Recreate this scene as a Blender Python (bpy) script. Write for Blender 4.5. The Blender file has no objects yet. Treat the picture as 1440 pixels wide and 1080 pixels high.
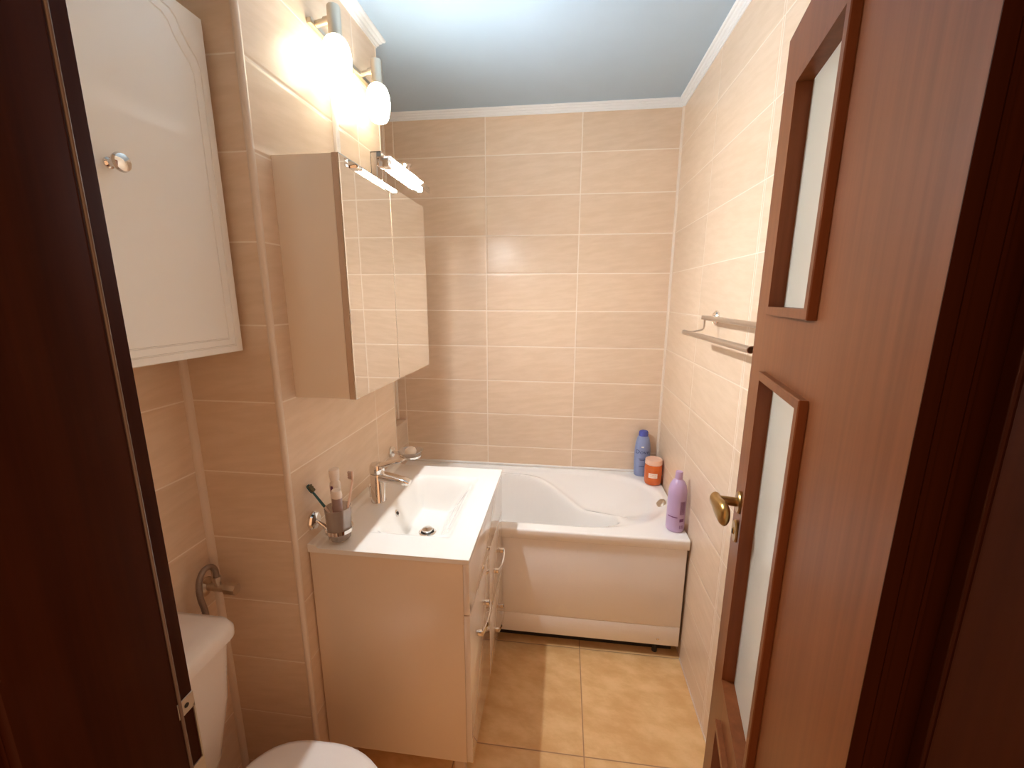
import bpy, bmesh, math, random
from mathutils import Vector, Matrix
random.seed(7)
SC = bpy.context.scene
COL = SC.collection
PI = math.pi

# ------------------------------------------------------------------ room measures (metres)
XR, YB = 0.5534, 2.3481          # right wall, back wall
XL, Y1, Y2 = -0.7283, 0.9687, 1.700   # boxed-out duct behind the basin
XN = -0.991                      # left wall of the toilet niche and of the bath niche
YF = 0.365                       # room side of the door wall
YH = 0.225                       # hall side of the door wall
ZC = 2.525                       # ceiling
ZT = 2.493                       # underside of the cornice

# ------------------------------------------------------------------ materials
def new_mat(name):
    m = bpy.data.materials.new(name); m.use_nodes = True
    nt = m.node_tree; nt.nodes.clear()
    out = nt.nodes.new('ShaderNodeOutputMaterial')
    b = nt.nodes.new('ShaderNodeBsdfPrincipled')
    nt.links.new(b.outputs[0], out.inputs[0])
    return m, nt, b

def N(nt, typ, **kw):
    n = nt.nodes.new(typ)
    for k, v in kw.items(): setattr(n, k, v)
    return n

def math_node(nt, op, a, b=None, clamp=False):
    n = nt.nodes.new('ShaderNodeMath'); n.operation = op; n.use_clamp = clamp
    for i, v in enumerate((a, b)):
        if v is None: continue
        if isinstance(v, (int, float)): n.inputs[i].default_value = v
        else: nt.links.new(v, n.inputs[i])
    return n.outputs[0]

def mix_col(nt, fac, a, b, blend='MIX'):
    n = nt.nodes.new('ShaderNodeMix'); n.data_type = 'RGBA'; n.blend_type = blend
    for idx, v in ((0, fac), (6, a), (7, b)):
        if isinstance(v, (int, float)): n.inputs[idx].default_value = v
        elif isinstance(v, tuple): n.inputs[idx].default_value = (*v, 1) if len(v) == 3 else v
        else: nt.links.new(v, n.inputs[idx])
    return n.outputs[2]

def plain(name, col, rough=0.4, metal=0.0, coat=0.0, vary=0.03, scale=9.0, spec=0.5, bump=0.0, bscale=60):
    m, nt, b = new_mat(name)
    tc = N(nt, 'ShaderNodeTexCoord')
    no = N(nt, 'ShaderNodeTexNoise'); no.inputs['Scale'].default_value = scale; no.inputs['Detail'].default_value = 4
    nt.links.new(tc.outputs['Object'], no.inputs['Vector'])
    dark = tuple(c * (1 - vary) for c in col); light = tuple(min(1, c * (1 + vary)) for c in col)
    nt.links.new(mix_col(nt, no.outputs['Fac'], dark, light), b.inputs['Base Color'])
    b.inputs['Roughness'].default_value = rough
    b.inputs['Metallic'].default_value = metal
    b.inputs['Coat Weight'].default_value = coat
    b.inputs['Coat Roughness'].default_value = 0.04
    b.inputs['Specular IOR Level'].default_value = spec
    if bump:
        n2 = N(nt, 'ShaderNodeTexNoise'); n2.inputs['Scale'].default_value = bscale
        nt.links.new(tc.outputs['Object'], n2.inputs['Vector'])
        bp = N(nt, 'ShaderNodeBump'); bp.inputs['Strength'].default_value = bump; bp.inputs['Distance'].default_value = 0.002
        nt.links.new(n2.outputs['Fac'], bp.inputs['Height']); nt.links.new(bp.outputs[0], b.inputs['Normal'])
    return m

def tile_mat(name, ux, uy, z0, w, h, colA, colB, grout, gw=0.0032, rough=0.31, floor=False, extra=None, streak=(7, 45)):
    """Rectangular tiles laid in stacked rows, placed by position in the room."""
    m, nt, b = new_mat(name)
    geo = N(nt, 'ShaderNodeNewGeometry')
    sp = N(nt, 'ShaderNodeSeparateXYZ'); nt.links.new(geo.outputs['Position'], sp.inputs[0])
    sn = N(nt, 'ShaderNodeSeparateXYZ'); nt.links.new(geo.outputs['True Normal'], sn.inputs[0])
    if floor:
        u = math_node(nt, 'SUBTRACT', sp.outputs[0], ux); v = math_node(nt, 'SUBTRACT', sp.outputs[1], uy)
    else:
        facing_x = math_node(nt, 'GREATER_THAN', math_node(nt, 'ABSOLUTE', sn.outputs[0]), 0.5)
        a = math_node(nt, 'SUBTRACT', sp.outputs[0], ux); c = math_node(nt, 'SUBTRACT', sp.outputs[1], uy)
        u = math_node(nt, 'ADD', math_node(nt, 'MULTIPLY', c, facing_x),
                      math_node(nt, 'MULTIPLY', a, math_node(nt, 'SUBTRACT', 1.0, facing_x)))
        v = math_node(nt, 'SUBTRACT', sp.outputs[2], z0)
    us = math_node(nt, 'DIVIDE', u, w); vs = math_node(nt, 'DIVIDE', v, h)
    def edge(t, size):
        f = math_node(nt, 'FRACT', t)
        d = math_node(nt, 'MINIMUM', f, math_node(nt, 'SUBTRACT', 1.0, f))
        return math_node(nt, 'MULTIPLY', d, size)
    d = math_node(nt, 'MINIMUM', edge(us, w), edge(vs, h))
    if extra is not None:   # a second joint line next to a column line (narrow cut strip)
        e = math_node(nt, 'ABSOLUTE', math_node(nt, 'SUBTRACT', sp.outputs[1], extra))
        d = math_node(nt, 'MINIMUM', d, e)
    def ramp(x, lo, hi):
        r = N(nt, 'ShaderNodeMapRange'); r.interpolation_type = 'SMOOTHSTEP'
        r.inputs['From Min'].default_value = lo; r.inputs['From Max'].default_value = hi
        nt.links.new(x, r.inputs['Value']); return r.outputs[0]
    body = ramp(d, gw * 0.32, gw * 0.62)
    cell = N(nt, 'ShaderNodeCombineXYZ')
    nt.links.new(math_node(nt, 'FLOOR', us), cell.inputs[0]); nt.links.new(math_node(nt, 'FLOOR', vs), cell.inputs[1])
    wn = N(nt, 'ShaderNodeTexWhiteNoise'); wn.noise_dimensions = '3D'; nt.links.new(cell.outputs[0], wn.inputs['Vector'])
    # slanting fine veins, shifted from tile to tile
    uv = N(nt, 'ShaderNodeCombineXYZ')
    sk = math_node(nt, 'ADD', u, math_node(nt, 'MULTIPLY', v, 0.9)); sv = math_node(nt, 'SUBTRACT', v, math_node(nt, 'MULTIPLY', u, 0.14))
    nt.links.new(math_node(nt, 'ADD', math_node(nt, 'MULTIPLY', sk, streak[0]), math_node(nt, 'MULTIPLY', wn.outputs['Value'], 31)), uv.inputs[0])
    nt.links.new(math_node(nt, 'MULTIPLY', sv, streak[1]), uv.inputs[1])
    nt.links.new(math_node(nt, 'MULTIPLY', wn.outputs['Value'], 17), uv.inputs[2])
    n1 = N(nt, 'ShaderNodeTexNoise'); n1.inputs['Scale'].default_value = 1.0; n1.inputs['Detail'].default_value = 6; n1.inputs['Roughness'].default_value = 0.62
    nt.links.new(uv.outputs[0], n1.inputs['Vector'])
    vein = ramp(n1.outputs['Fac'], 0.3, 0.72)
    col = mix_col(nt, vein, colA, colB)
    tone = math_node(nt, 'ADD', math_node(nt, 'MULTIPLY', wn.outputs['Value'], 0.07), 0.965)
    hs = N(nt, 'ShaderNodeHueSaturation'); nt.links.new(col, hs.inputs['Color']); nt.links.new(tone, hs.inputs['Value'])
    nt.links.new(mix_col(nt, body, grout, hs.outputs[0]), b.inputs['Base Color'])
    nt.links.new(math_node(nt, 'ADD', math_node(nt, 'MULTIPLY', math_node(nt, 'SUBTRACT', 1.0, body), 0.4), rough), b.inputs['Roughness'])
    pillow = ramp(d, 0.0, 0.010)
    hgt = math_node(nt, 'ADD', pillow, math_node(nt, 'MULTIPLY', n1.outputs['Fac'], 0.22))
    bp = N(nt, 'ShaderNodeBump'); bp.inputs['Strength'].default_value = 0.42; bp.inputs['Distance'].default_value = 0.0022
    nt.links.new(hgt, bp.inputs['Height']); nt.links.new(bp.outputs[0], b.inputs['Normal'])
    b.inputs['Specular IOR Level'].default_value = 0.5
    return m

def wood_mat(name, dark, light, rough=0.33, coat=0.25, spec=0.5):
    m, nt, b = new_mat(name)
    tc = N(nt, 'ShaderNodeTexCoord')
    mp = N(nt, 'ShaderNodeMapping'); mp.inputs['Scale'].default_value = (70, 70, 2.2)
    nt.links.new(tc.outputs['Object'], mp.inputs['Vector'])
    n1 = N(nt, 'ShaderNodeTexNoise'); n1.inputs['Scale'].default_value = 1.0; n1.inputs['Detail'].default_value = 5; n1.inputs['Roughness'].default_value = 0.6
    nt.links.new(mp.outputs[0], n1.inputs['Vector'])
    mp2 = N(nt, 'ShaderNodeMapping'); mp2.inputs['Scale'].default_value = (14, 14, 0.9)
    nt.links.new(tc.outputs['Object'], mp2.inputs['Vector'])
    n2 = N(nt, 'ShaderNodeTexNoise'); n2.inputs['Scale'].default_value = 1.0; n2.inputs['Detail'].default_value = 3
    nt.links.new(mp2.outputs[0], n2.inputs['Vector'])
    f = math_node(nt, 'ADD', math_node(nt, 'MULTIPLY', n1.outputs['Fac'], 0.6), math_node(nt, 'MULTIPLY', n2.outputs['Fac'], 0.4))
    r = N(nt, 'ShaderNodeMapRange'); r.inputs['From Min'].default_value = 0.35; r.inputs['From Max'].default_value = 0.65
    nt.links.new(f, r.inputs['Value'])
    nt.links.new(mix_col(nt, r.outputs[0], dark, light), b.inputs['Base Color'])
    b.inputs['Roughness'].default_value = rough
    b.inputs['Coat Weight'].default_value = coat; b.inputs['Coat Roughness'].default_value = 0.3
    b.inputs['Specular IOR Level'].default_value = spec
    bp = N(nt, 'ShaderNodeBump'); bp.inputs['Strength'].default_value = 0.06; bp.inputs['Distance'].default_value = 0.001
    nt.links.new(f, bp.inputs['Height']); nt.links.new(bp.outputs[0], b.inputs['Normal'])
    return m

def emit_mat(name, col, strength, base=(0.9, 0.9, 0.88)):
    m, nt, b = new_mat(name)
    b.inputs['Base Color'].default_value = (*base, 1); b.inputs['Roughness'].default_value = 0.25
    b.inputs['Emission Color'].default_value = (*col, 1); b.inputs['Emission Strength'].default_value = strength
    return m

def clear_mat(name, tint, gloss=0.12, haze=0.0):
    """Clear or frosted thin glass: see-through with a surface reflection."""
    m = bpy.data.materials.new(name); m.use_nodes = True; nt = m.node_tree; nt.nodes.clear()
    out = nt.nodes.new('ShaderNodeOutputMaterial')
    tr = N(nt, 'ShaderNodeBsdfTransparent'); tr.inputs[0].default_value = (*tint, 1)
    gl = N(nt, 'ShaderNodeBsdfGlossy'); gl.inputs['Roughness'].default_value = 0.06
    df = N(nt, 'ShaderNodeBsdfTranslucent'); df.inputs[0].default_value = (*tint, 1)
    d2 = N(nt, 'ShaderNodeBsdfDiffuse'); d2.inputs[0].default_value = (*tint, 1)
    ad = N(nt, 'ShaderNodeMixShader'); ad.inputs[0].default_value = 0.6
    nt.links.new(df.outputs[0], ad.inputs[1]); nt.links.new(d2.outputs[0], ad.inputs[2])
    mh = N(nt, 'ShaderNodeMixShader'); mh.inputs[0].default_value = haze
    nt.links.new(tr.outputs[0], mh.inputs[1]); nt.links.new(ad.outputs[0], mh.inputs[2])
    lw = N(nt, 'ShaderNodeLayerWeight'); lw.inputs['Blend'].default_value = 0.25
    f = math_node(nt, 'ADD', math_node(nt, 'MULTIPLY', lw.outputs['Facing'], 0.35), gloss, True)
    mx = N(nt, 'ShaderNodeMixShader'); nt.links.new(f, mx.inputs[0])
    nt.links.new(mh.outputs[0], mx.inputs[1]); nt.links.new(gl.outputs[0], mx.inputs[2])
    nt.links.new(mx.outputs[0], out.inputs[0])
    return m

TA, TB, TG = (0.72, 0.555, 0.40), (0.78, 0.615, 0.465), (0.90, 0.79, 0.68)
M = {}
M['tile_back'] = tile_mat('beige wall tile back', -0.4348, 2.345, 0.108, 0.499, 0.2, TA, TB, TG, gw=0.005)
M['tile_right'] = tile_mat('beige wall tile right', -0.4348, 1.845, 0.108, 0.5, 0.2, TA, TB, TG, gw=0.0034, extra=1.357)
M['tile_duct'] = tile_mat('beige wall tile duct', -0.72, 1.515, 0.108, 0.55, 0.2, TA, TB, TG, gw=0.004)
M['tile_niche'] = tile_mat('beige wall tile niche', -0.99, 0.99, 0.108, 0.5, 0.2, TA, TB, TG, gw=0.004)
M['floor'] = tile_mat('amber floor tile', 0.111, 1.194, 0, 0.45, 0.466, (0.68, 0.40, 0.165), (0.82, 0.545, 0.265), (0.36, 0.19, 0.08), gw=0.0042, rough=0.24, floor=True, streak=(9, 14))
M['ceiling'] = plain('white ceiling with cool lamp tint', (0.42, 0.56, 0.695), 0.55)  # the strip lamp's cool cast is tinted into this even colour
M['cornice'] = plain('white polystyrene cornice', (0.80, 0.84, 0.86), 0.5)
M['bead'] = plain('cream plastic tile bead', (0.78, 0.66, 0.54), 0.3)
M['grout'] = plain('cream silicone joint', (0.75, 0.62, 0.50), 0.4)
M['lacquer'] = plain('cream white gloss lacquer', (0.80, 0.73, 0.64), 0.16, coat=0.5, vary=0.012)
M['gloss'] = plain('white mirror gloss front', (0.80, 0.73, 0.67), 0.07, coat=1.0, vary=0.01)
M['foil'] = plain('white foil cabinet door', (0.90, 0.90, 0.86), 0.24, coat=0.3, vary=0.012)
M['edge'] = plain('tan edge band', (0.62, 0.47, 0.35), 0.4)
M['grey_side'] = plain('beige laminate', (0.80, 0.67, 0.53), 0.26, coat=0.3, vary=0.015)
M['pale_side'] = plain('pale beige laminate', (0.90, 0.81, 0.69), 0.28, coat=0.25, vary=0.012)
M['ceramic'] = plain('white glazed ceramic', (0.85, 0.825, 0.78), 0.1, coat=0.6, vary=0.01)
M['acrylic'] = plain('white bath acrylic', (0.90, 0.885, 0.86), 0.13, coat=0.5, vary=0.01)
M['panel'] = plain('white bath panel', (0.88, 0.86, 0.84), 0.25, coat=0.3, vary=0.012)
M['seat'] = plain('white toilet plastic', (0.84, 0.79, 0.74), 0.2, coat=0.3, vary=0.01)
M['chrome'] = plain('polished chrome', (0.82, 0.79, 0.76), 0.08, metal=1.0, vary=0.01)
M['satin'] = plain('satin nickel', (0.66, 0.58, 0.48), 0.32, metal=1.0, vary=0.02)
M['rail'] = plain('satin steel rail', (0.66, 0.60, 0.55), 0.3, metal=1.0, vary=0.02)
M['hose'] = plain('braided steel hose', (0.34, 0.28, 0.24), 0.35, metal=0.9, vary=0.2, scale=400, bump=0.5, bscale=900)
M['brass'] = plain('antique bronze', (0.42, 0.27, 0.10), 0.3, metal=1.0, vary=0.08, scale=40)
M['dark'] = plain('black gap', (0.015, 0.012, 0.010), 0.7)
M['mirror'] = plain('silvered mirror', (0.90, 0.89, 0.86), 0.0, metal=1.0, vary=0.0)
M['wood'] = wood_mat('walnut door foil', (0.140, 0.040, 0.0105), (0.205, 0.064, 0.020), rough=0.40, coat=0.03, spec=0.25)
M['wood_shaded'] = wood_mat('shade-darkened walnut foil', (0.026, 0.0050, 0.0010), (0.044, 0.0092, 0.0020), rough=0.55, coat=0.0, spec=0.05)  # same walnut with the unlit jambs' shade put into the colour
M['door_glass'] = plain('frosted glass pane', (0.60, 0.58, 0.50), 0.3, coat=0.3, vary=0.02, spec=0.4)
M['gasket'] = plain('tan rubber gasket', (0.15, 0.105, 0.085), 0.25)
M['steel_plate'] = plain('nickel strike plate', (0.55, 0.48, 0.40), 0.4, metal=0.6, vary=0.03)
M['bulb'] = emit_mat('lit opal glass', (1.0, 0.95, 0.72), 3.3)
M['tube'] = emit_mat('lit cool strip', (0.92, 0.97, 1.0), 205.0)
M['clear'] = clear_mat('clear acrylic', (0.97, 0.965, 0.96), 0.03)
M['frost'] = clear_mat('frosted tumbler glass', (0.80, 0.74, 0.70), 0.10, haze=0.35)
M['dish_glass'] = clear_mat('frosted dish glass', (0.86, 0.80, 0.75), 0.10, haze=0.35)
M['soap'] = plain('cream soap', (0.86, 0.78, 0.68), 0.45)
M['blue_bottle'] = plain('pale blue plastic', (0.25, 0.31, 0.52), 0.3, coat=0.2)
M['blue_cap'] = plain('royal blue plastic', (0.07, 0.09, 0.38), 0.2, coat=0.4)
M['navy_ink'] = plain('navy print', (0.03, 0.045, 0.15), 0.4)
M['white_ink'] = plain('white print', (0.85, 0.82, 0.80), 0.4)
M['orange'] = plain('orange translucent plastic', (0.62, 0.115, 0.012), 0.18, coat=0.5, vary=0.1, scale=30)
M['peach'] = plain('peach plastic lid', (0.84, 0.53, 0.39), 0.35)
M['lilac'] = plain('lilac plastic', (0.50, 0.36, 0.58), 0.28, coat=0.3)
M['lilac_cap'] = plain('pale lilac plastic', (0.55, 0.38, 0.58), 0.3)
M['plum_ink'] = plain('plum print', (0.17, 0.05, 0.17), 0.4)
M['teal'] = plain('dark teal plastic', (0.015, 0.12, 0.15), 0.3)
M['bristle'] = plain('olive bristles', (0.16, 0.15, 0.09), 0.7, vary=0.5, scale=300)
M['pale_bristle'] = plain('grey bristles', (0.55, 0.42, 0.36), 0.7, vary=0.3, scale=300)
M['white_plastic'] = plain('white plastic', (0.85, 0.78, 0.72), 0.3, coat=0.2)
M['red_ink'] = plain('red print', (0.42, 0.03, 0.02), 0.35)
M['mauve_tube'] = plain('mauve grey tube', (0.36, 0.27, 0.27), 0.3, coat=0.3, vary=0.2, scale=60)
M['pink_plastic'] = plain('pink white plastic', (0.85, 0.66, 0.56), 0.3)
M['hall_floor'] = plain('dark hall laminate', (0.06, 0.035, 0.02), 0.5, vary=0.3)
M['hall_wall'] = plain('hall plaster', (0.35, 0.28, 0.22), 0.8)
M['amber_label'] = plain('off white label', (0.80, 0.66, 0.55), 0.5)

# ------------------------------------------------------------------ mesh helpers
def smooth01(a, b, x):
    t = max(0.0, min(1.0, (x - a) / (b - a))); return t * t * (3 - 2 * t)

class MB:
    def __init__(s): s.bm = bmesh.new()
    def _merge(s, tmp):
        me = bpy.data.meshes.new('tmp'); tmp.to_mesh(me); tmp.free(); s.bm.from_mesh(me); bpy.data.meshes.remove(me)
    def box(s, x0, x1, y0, y1, z0, z1, bev=0.0, seg=2):
        t = bmesh.new(); bmesh.ops.create_cube(t, size=1)
        for v in t.verts:
            v.co = Vector((x0 + (v.co.x + .5) * (x1 - x0), y0 + (v.co.y + .5) * (y1 - y0), z0 + (v.co.z + .5) * (z1 - z0)))
        if bev > 0:
            bmesh.ops.bevel(t, geom=list(t.edges), offset=bev, segments=seg, profile=0.5, affect='EDGES')
        s._merge(t); return s
    def rings(s, rings, cap0=True, cap1=True, closed=True):
        t = bmesh.new(); R = [[t.verts.new(p) for p in r] for r in rings]; n = len(R[0])
        for a, b in zip(R, R[1:]):
            for i in range(n if closed else n - 1):
                t.faces.new((a[i], a[(i + 1) % n], b[(i + 1) % n], b[i]))
        if cap0: t.faces.new(list(reversed(R[0])))
        if cap1: t.faces.new(R[-1])
        bmesh.ops.recalc_face_normals(t, faces=list(t.faces)); s._merge(t); return s
    def lathe(s, prof, base, axis=(0, 0, 1), seg=28, sx=1.0, sy=1.0, cap0=True, cap1=True):
        ax = Vector(axis).normalized(); q = Vector((0, 0, 1)).rotation_difference(ax); base = Vector(base)
        rr = []
        for r, h in prof:
            rr.append([base + q @ Vector((r * sx * math.cos(2 * PI * i / seg), r * sy * math.sin(2 * PI * i / seg), h)) for i in range(seg)])
        return s.rings(rr, cap0, cap1)
    def cyl(s, p0, p1, r0, r1=None, seg=20, bev=0.0):
        p0, p1 = Vector(p0), Vector(p1); L = (p1 - p0).length; r1 = r0 if r1 is None else r1
        prof = [(r0, 0), (r1, L)] if not bev else [(r0 - bev, 0), (r0, bev), (r1, L - bev), (r1 - bev, L)]
        return s.lathe(prof, p0, p1 - p0, seg)
    def tube(s, pts, r, seg=12, smooth=0, cap=True):
        pts = [Vector(p) for p in pts]
        for _ in range(smooth):
            q = [pts[0]]
            for a, b in zip(pts, pts[1:]): q += [a * .75 + b * .25, a * .25 + b * .75]
            pts = q + [pts[-1]]
        rs = r if isinstance(r, (list, tuple)) else None
        t0 = (pts[1] - pts[0]).normalized(); up = t0.orthogonal().normalized(); rr = []
        for i, p in enumerate(pts):
            t = (pts[min(i + 1, len(pts) - 1)] - pts[max(i - 1, 0)]).normalized()
            up = (up - t * up.dot(t)).normalized(); sd = t.cross(up)
            k = (rs[0] + (rs[-1] - rs[0]) * i / (len(pts) - 1)) if rs else r
            rr.append([p + (up * math.cos(2 * PI * j / seg) + sd * math.sin(2 * PI * j / seg)) * k for j in range(seg)])
        return s.rings(rr, cap, cap)
    def grid(s, P):
        t = bmesh.new(); V = [[t.verts.new(p) for p in row] for row in P]
        for a, b in zip(V, V[1:]):
            for i in range(len(a) - 1): t.faces.new((a[i], a[i + 1], b[i + 1], b[i]))
        s._merge(t); return s
    def build(s, name, mat, parent=None, loc=None, local=False, angle=35, weld=False):
        if weld: bmesh.ops.remove_doubles(s.bm, verts=list(s.bm.verts), dist=1e-5)
        me = bpy.data.meshes.new(name); s.bm.to_mesh(me); s.bm.free()
        o = bpy.data.objects.new(name, me); COL.objects.link(o)
        mats = mat if isinstance(mat, (list, tuple)) else [mat]
        for m in mats: me.materials.append(m)
        off = Vector((0, 0, 0))
        if parent is not None:
            o.parent = parent
            if not local:
                p = parent
                while p is not None: off += p.location; p = p.parent
        elif loc is not None:
            off = Vector(loc); o.location = off
        if off.length > 0: me.transform(Matrix.Translation(-off))
        me.shade_smooth() if hasattr(me, 'shade_smooth') else None
        for p in me.polygons: p.use_smooth = True
        if hasattr(me, 'set_sharp_from_angle'): me.set_sharp_from_angle(angle=math.radians(angle))
        return o

def thing(name, label, cat, loc, rotz=0.0, group=None):
    o = bpy.data.objects.new(name, None); COL.objects.link(o); o.location = loc; o.rotation_euler = (0, 0, rotz)
    o.empty_display_size = 0.05
    return tag(o, label, cat, group)
def tag(o, label=None, cat=None, group=None, kind=None):
    if label: o['label'] = label
    if cat: o['category'] = cat
    if group: o['group'] = group
    if kind: o['kind'] = kind
    return o
def struct(o, label, cat): return tag(o, label, cat, kind='structure')

# ------------------------------------------------------------------ the room
T = 0.05
struct(MB().box(XN - T, XR + T, YH, YB + T, -T, 0).build('floor', M['floor'], loc=(0, 1.3, 0)), 'amber square floor tiles of the bathroom', 'floor')
struct(MB().box(-1.3, 1.3, -1.2, YH, -T, -0.002).build('floor_hall', M['hall_floor'], loc=(0, -0.4, 0)), 'dark hallway floor in front of the doorway', 'floor')
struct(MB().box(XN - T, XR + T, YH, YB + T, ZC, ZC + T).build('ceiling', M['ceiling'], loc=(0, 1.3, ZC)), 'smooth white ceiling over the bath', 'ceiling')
struct(MB().box(XN - T, XR + T, YB, YB + T, 0, ZC).build('wall_back', M['tile_back'], loc=(0, YB, 0)), 'beige tiled wall behind the bathtub', 'wall')
struct(MB().box(XR, XR + T, YF, YB, 0, ZC).build('wall_right', M['tile_right'], loc=(XR, 1.4, 0)), 'beige tiled wall with the towel rack', 'wall')
struct(MB().box(XN - T, XN, YF, YB, 0, ZC).build('wall_left', M['tile_niche'], loc=(XN, 1.4, 0)), 'beige tiled wall behind the toilet cistern', 'wall')
struct(MB().box(XN, XL, Y1, Y2, 0, ZC).build('wall_duct', M['tile_duct'], loc=(XL, 1.3, 0)), 'tiled boxed-out wall carrying basin, mirror cabinet and lamps', 'wall')
struct(MB().box(XN, -0.935, Y2, YB, 0.56, 0.852, 0.002).build('wall_ledge', M['tile_duct'], loc=(-0.96, 2.0, 0.6)), 'low tiled ledge at the far left end of the bathtub', 'ledge')
# door wall with the opening
JL, JR, ZJ = -0.455, 0.363, 2.11
w = MB()
w.box(XN - T, JL, YH, YF, 0, ZC); w.box(JR, XR + T, YH, YF, 0, ZC); w.box(JL, JR, YH, YF, ZJ, ZC)
struct(w.build('wall_front', M['tile_niche'], loc=(0, YF, 0)), 'wall with the doorway the room is seen through', 'wall')

def bead(name, x, y, sx, sy, r, label, mat='bead', z0=0.0, z1=ZT):
    """quarter-round tile trim, bulging towards (sx, sy)"""
    a = [(x, y)] + [(x + sx * r * math.cos(t * PI / 12), y + sy * r * math.sin(t * PI / 12)) for t in range(7)]
    struct(MB().rings([[Vector((p[0], p[1], z)) for p in a] for z in (z0, z1)]).build(name, M[mat], loc=(x, y, z0)), label, 'trim')
def corner_bead(name, x, y, dx, dy, r, label, z0=0.0, z1=ZT, mat='bead'):
    """rounded bead on an outer corner; the corner point itself stays just inside"""
    cx, cy = x - dx * r * 0.55, y - dy * r * 0.55
    a = [(cx + r * math.cos(2 * PI * t / 16), cy + r * math.sin(2 * PI * t / 16)) for t in range(16)]
    struct(MB().rings([[Vector((p[0], p[1], z)) for p in a] for z in (z0, z1)]).build(name, M[mat], loc=(x, y, z0)), label, 'trim')
corner_bead('trim_1', XL, Y1, 1, -1, 0.0085, 'cream corner bead between toilet niche and basin wall')
corner_bead('trim_2', XL, Y2, 1, 1, 0.0055, 'slim cream corner bead where basin wall ends at the bath')
bead('trim_3', XN, Y1, 1, -1, 0.014, 'cream joint strip in the corner of the toilet niche')
bead('trim_4', XR, YB, -1, -1, 0.011, 'cream joint strip in the right back corner above the bath', z0=0.6)
bead('trim_5', XN, YB, 1, -1, 0.010, 'cream joint strip in the left back corner above the ledge', z0=0.853)
# joint strips round the foot of the ledge and behind the tub
struct(MB().box(-0.935, XR, YB - 0.006, YB, 0.591, 0.604, 0.002).build('trim_6', M['acrylic'], loc=(0, YB, 0.6)), 'cream sealing strip along the back of the bathtub', 'trim')
corner_bead('trim_7', -0.935, YB - 0.004, 1, -1, 0.005, 'cream bead down the corner of the low ledge', z0=0.612, z1=0.852)

# cornice: a stepped profile (distance from wall, height below ceiling)
CP = [(0, 0.034), (0.004, 0.034), (0.006, 0.028), (0.010, 0.026), (0.012, 0.019), (0.018, 0.016), (0.021, 0.010), (0.027, 0.008), (0.030, 0.003), (0.030, 0), (0, 0)]
def cornice(name, p0, p1, nrm, label, e0=0, e1=0):
    p0, p1, nrm = Vector((*p0, ZC)), Vector((*p1, ZC)), Vector((*nrm, 0)); d = (p1 - p0).normalized()
    rr = [[p + nrm * o - Vector((0, 0, h)) + d * (o * e) for o, h in CP] for p, e in ((p0, e0), (p1, -e1))]
    struct(MB().rings(rr).build(name, M['cornice'], loc=tuple(p0), angle=20), label, 'cornice')
cornice('trim_8', (XN, YB), (XR, YB), (0, -1), 'white cornice above the back wall', 1, 1)
cornice('trim_9', (XR, YB), (XR, YF), (-1, 0), 'white cornice above the towel rack wall', 1, 1)
cornice('trim_10', (XL, Y1), (XL, Y2), (1, 0), 'white cornice above the two lit lamps', -1, -1)
cornice('trim_11', (XN, Y1), (XL, Y1), (0, -1), 'white cornice across the toilet niche', 1, -1)
cornice('trim_12', (XN, Y1), (XN, YF), (1, 0), 'white cornice above the wall cabinet', 1, 1)
cornice('trim_13', (XL, Y2), (XN, Y2), (0, 1), 'white cornice on the bath side of the boxed-out wall', -1, 1)
cornice('trim_14', (XN, Y2), (XN, YB), (1, 0), 'white cornice on the left wall of the bath', 1, 1)
# low cut tile along the right wall is part of the tiling; silicone at the floor
struct(MB().box(XR - 0.004, XR, YF, 1.66, 0, 0.006, 0.001).build('baseboard_right', M['grout'], loc=(XR, 1.0, 0)), 'cream joint between floor and right wall', 'joint')

# ------------------------------------------------------------------ door frame and door
fr = thing('door_frame', 'walnut frame around the doorway, darkened as if unlit', 'door frame', (0, YF, 0)); fr['kind'] = 'structure'
RL, RR, YS = -0.430, 0.339, 0.336        # rebates left/right, stop face
def jamb(s, reb):
    m = MB(); wall = JL if s < 0 else JR
    a, b = sorted((wall, reb)); m.box(a, b, YH - 0.012, YF, 0, ZJ, 0.0012)
    st = reb - s * 0.0125; a, b = sorted((reb, st)); m.box(a, b, YH - 0.012, YS, 0, ZJ - 0.02, 0.002)
    # casings on both sides of the wall
    a, b = sorted((reb + s * 0.004, wall + s * 0.058)); m.box(a, b, YH - 0.026, YH - 0.001, 0, ZJ + 0.05, 0.003)
    if s < 0: m.box(a, b, YF - 0.001, YF + 0.001, 0, ZJ + 0.05)
    return m
jamb(-1, RL).build('jamb', M['wood_shaded'], fr); jamb(1, RR).build('jamb', M['wood_shaded'], fr)
MB().box(JL, JR, YH - 0.012, YF, ZJ - 0.025, ZJ, 0.001).build('head_jamb', M['wood_shaded'], fr)
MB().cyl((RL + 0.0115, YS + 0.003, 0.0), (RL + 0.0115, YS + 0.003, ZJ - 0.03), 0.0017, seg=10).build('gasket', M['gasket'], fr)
MB().cyl((RR - 0.0085, YS + 0.004, 0.0), (RR - 0.0085, YS + 0.004, ZJ - 0.03), 0.0032, seg=10).build('gasket', M['wood_shaded'], fr)
sp = MB()
sp.box(RL - 0.001, RL + 0.0014, 0.3395, YF - 0.0005, 1.097, 1.117); sp.box(RL - 0.001, RL + 0.0014, 0.3395, YF - 0.0005, 0.98, 1.022)
sp.box(RL - 0.001, RL + 0.0014, YF - 0.0025, YF - 0.0005, 1.02, 1.10)
spo = sp.build('strike_plate', M['steel_plate'], fr); spo['label'] = 'nickel strike plate'
MB().cyl((RL + 0.0012, 0.3545, 1.107), (RL + 0.002, 0.3545, 1.107), 0.0028, seg=12).build('screw', M['dark'], spo)

ANG = math.radians(11.729)
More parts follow.
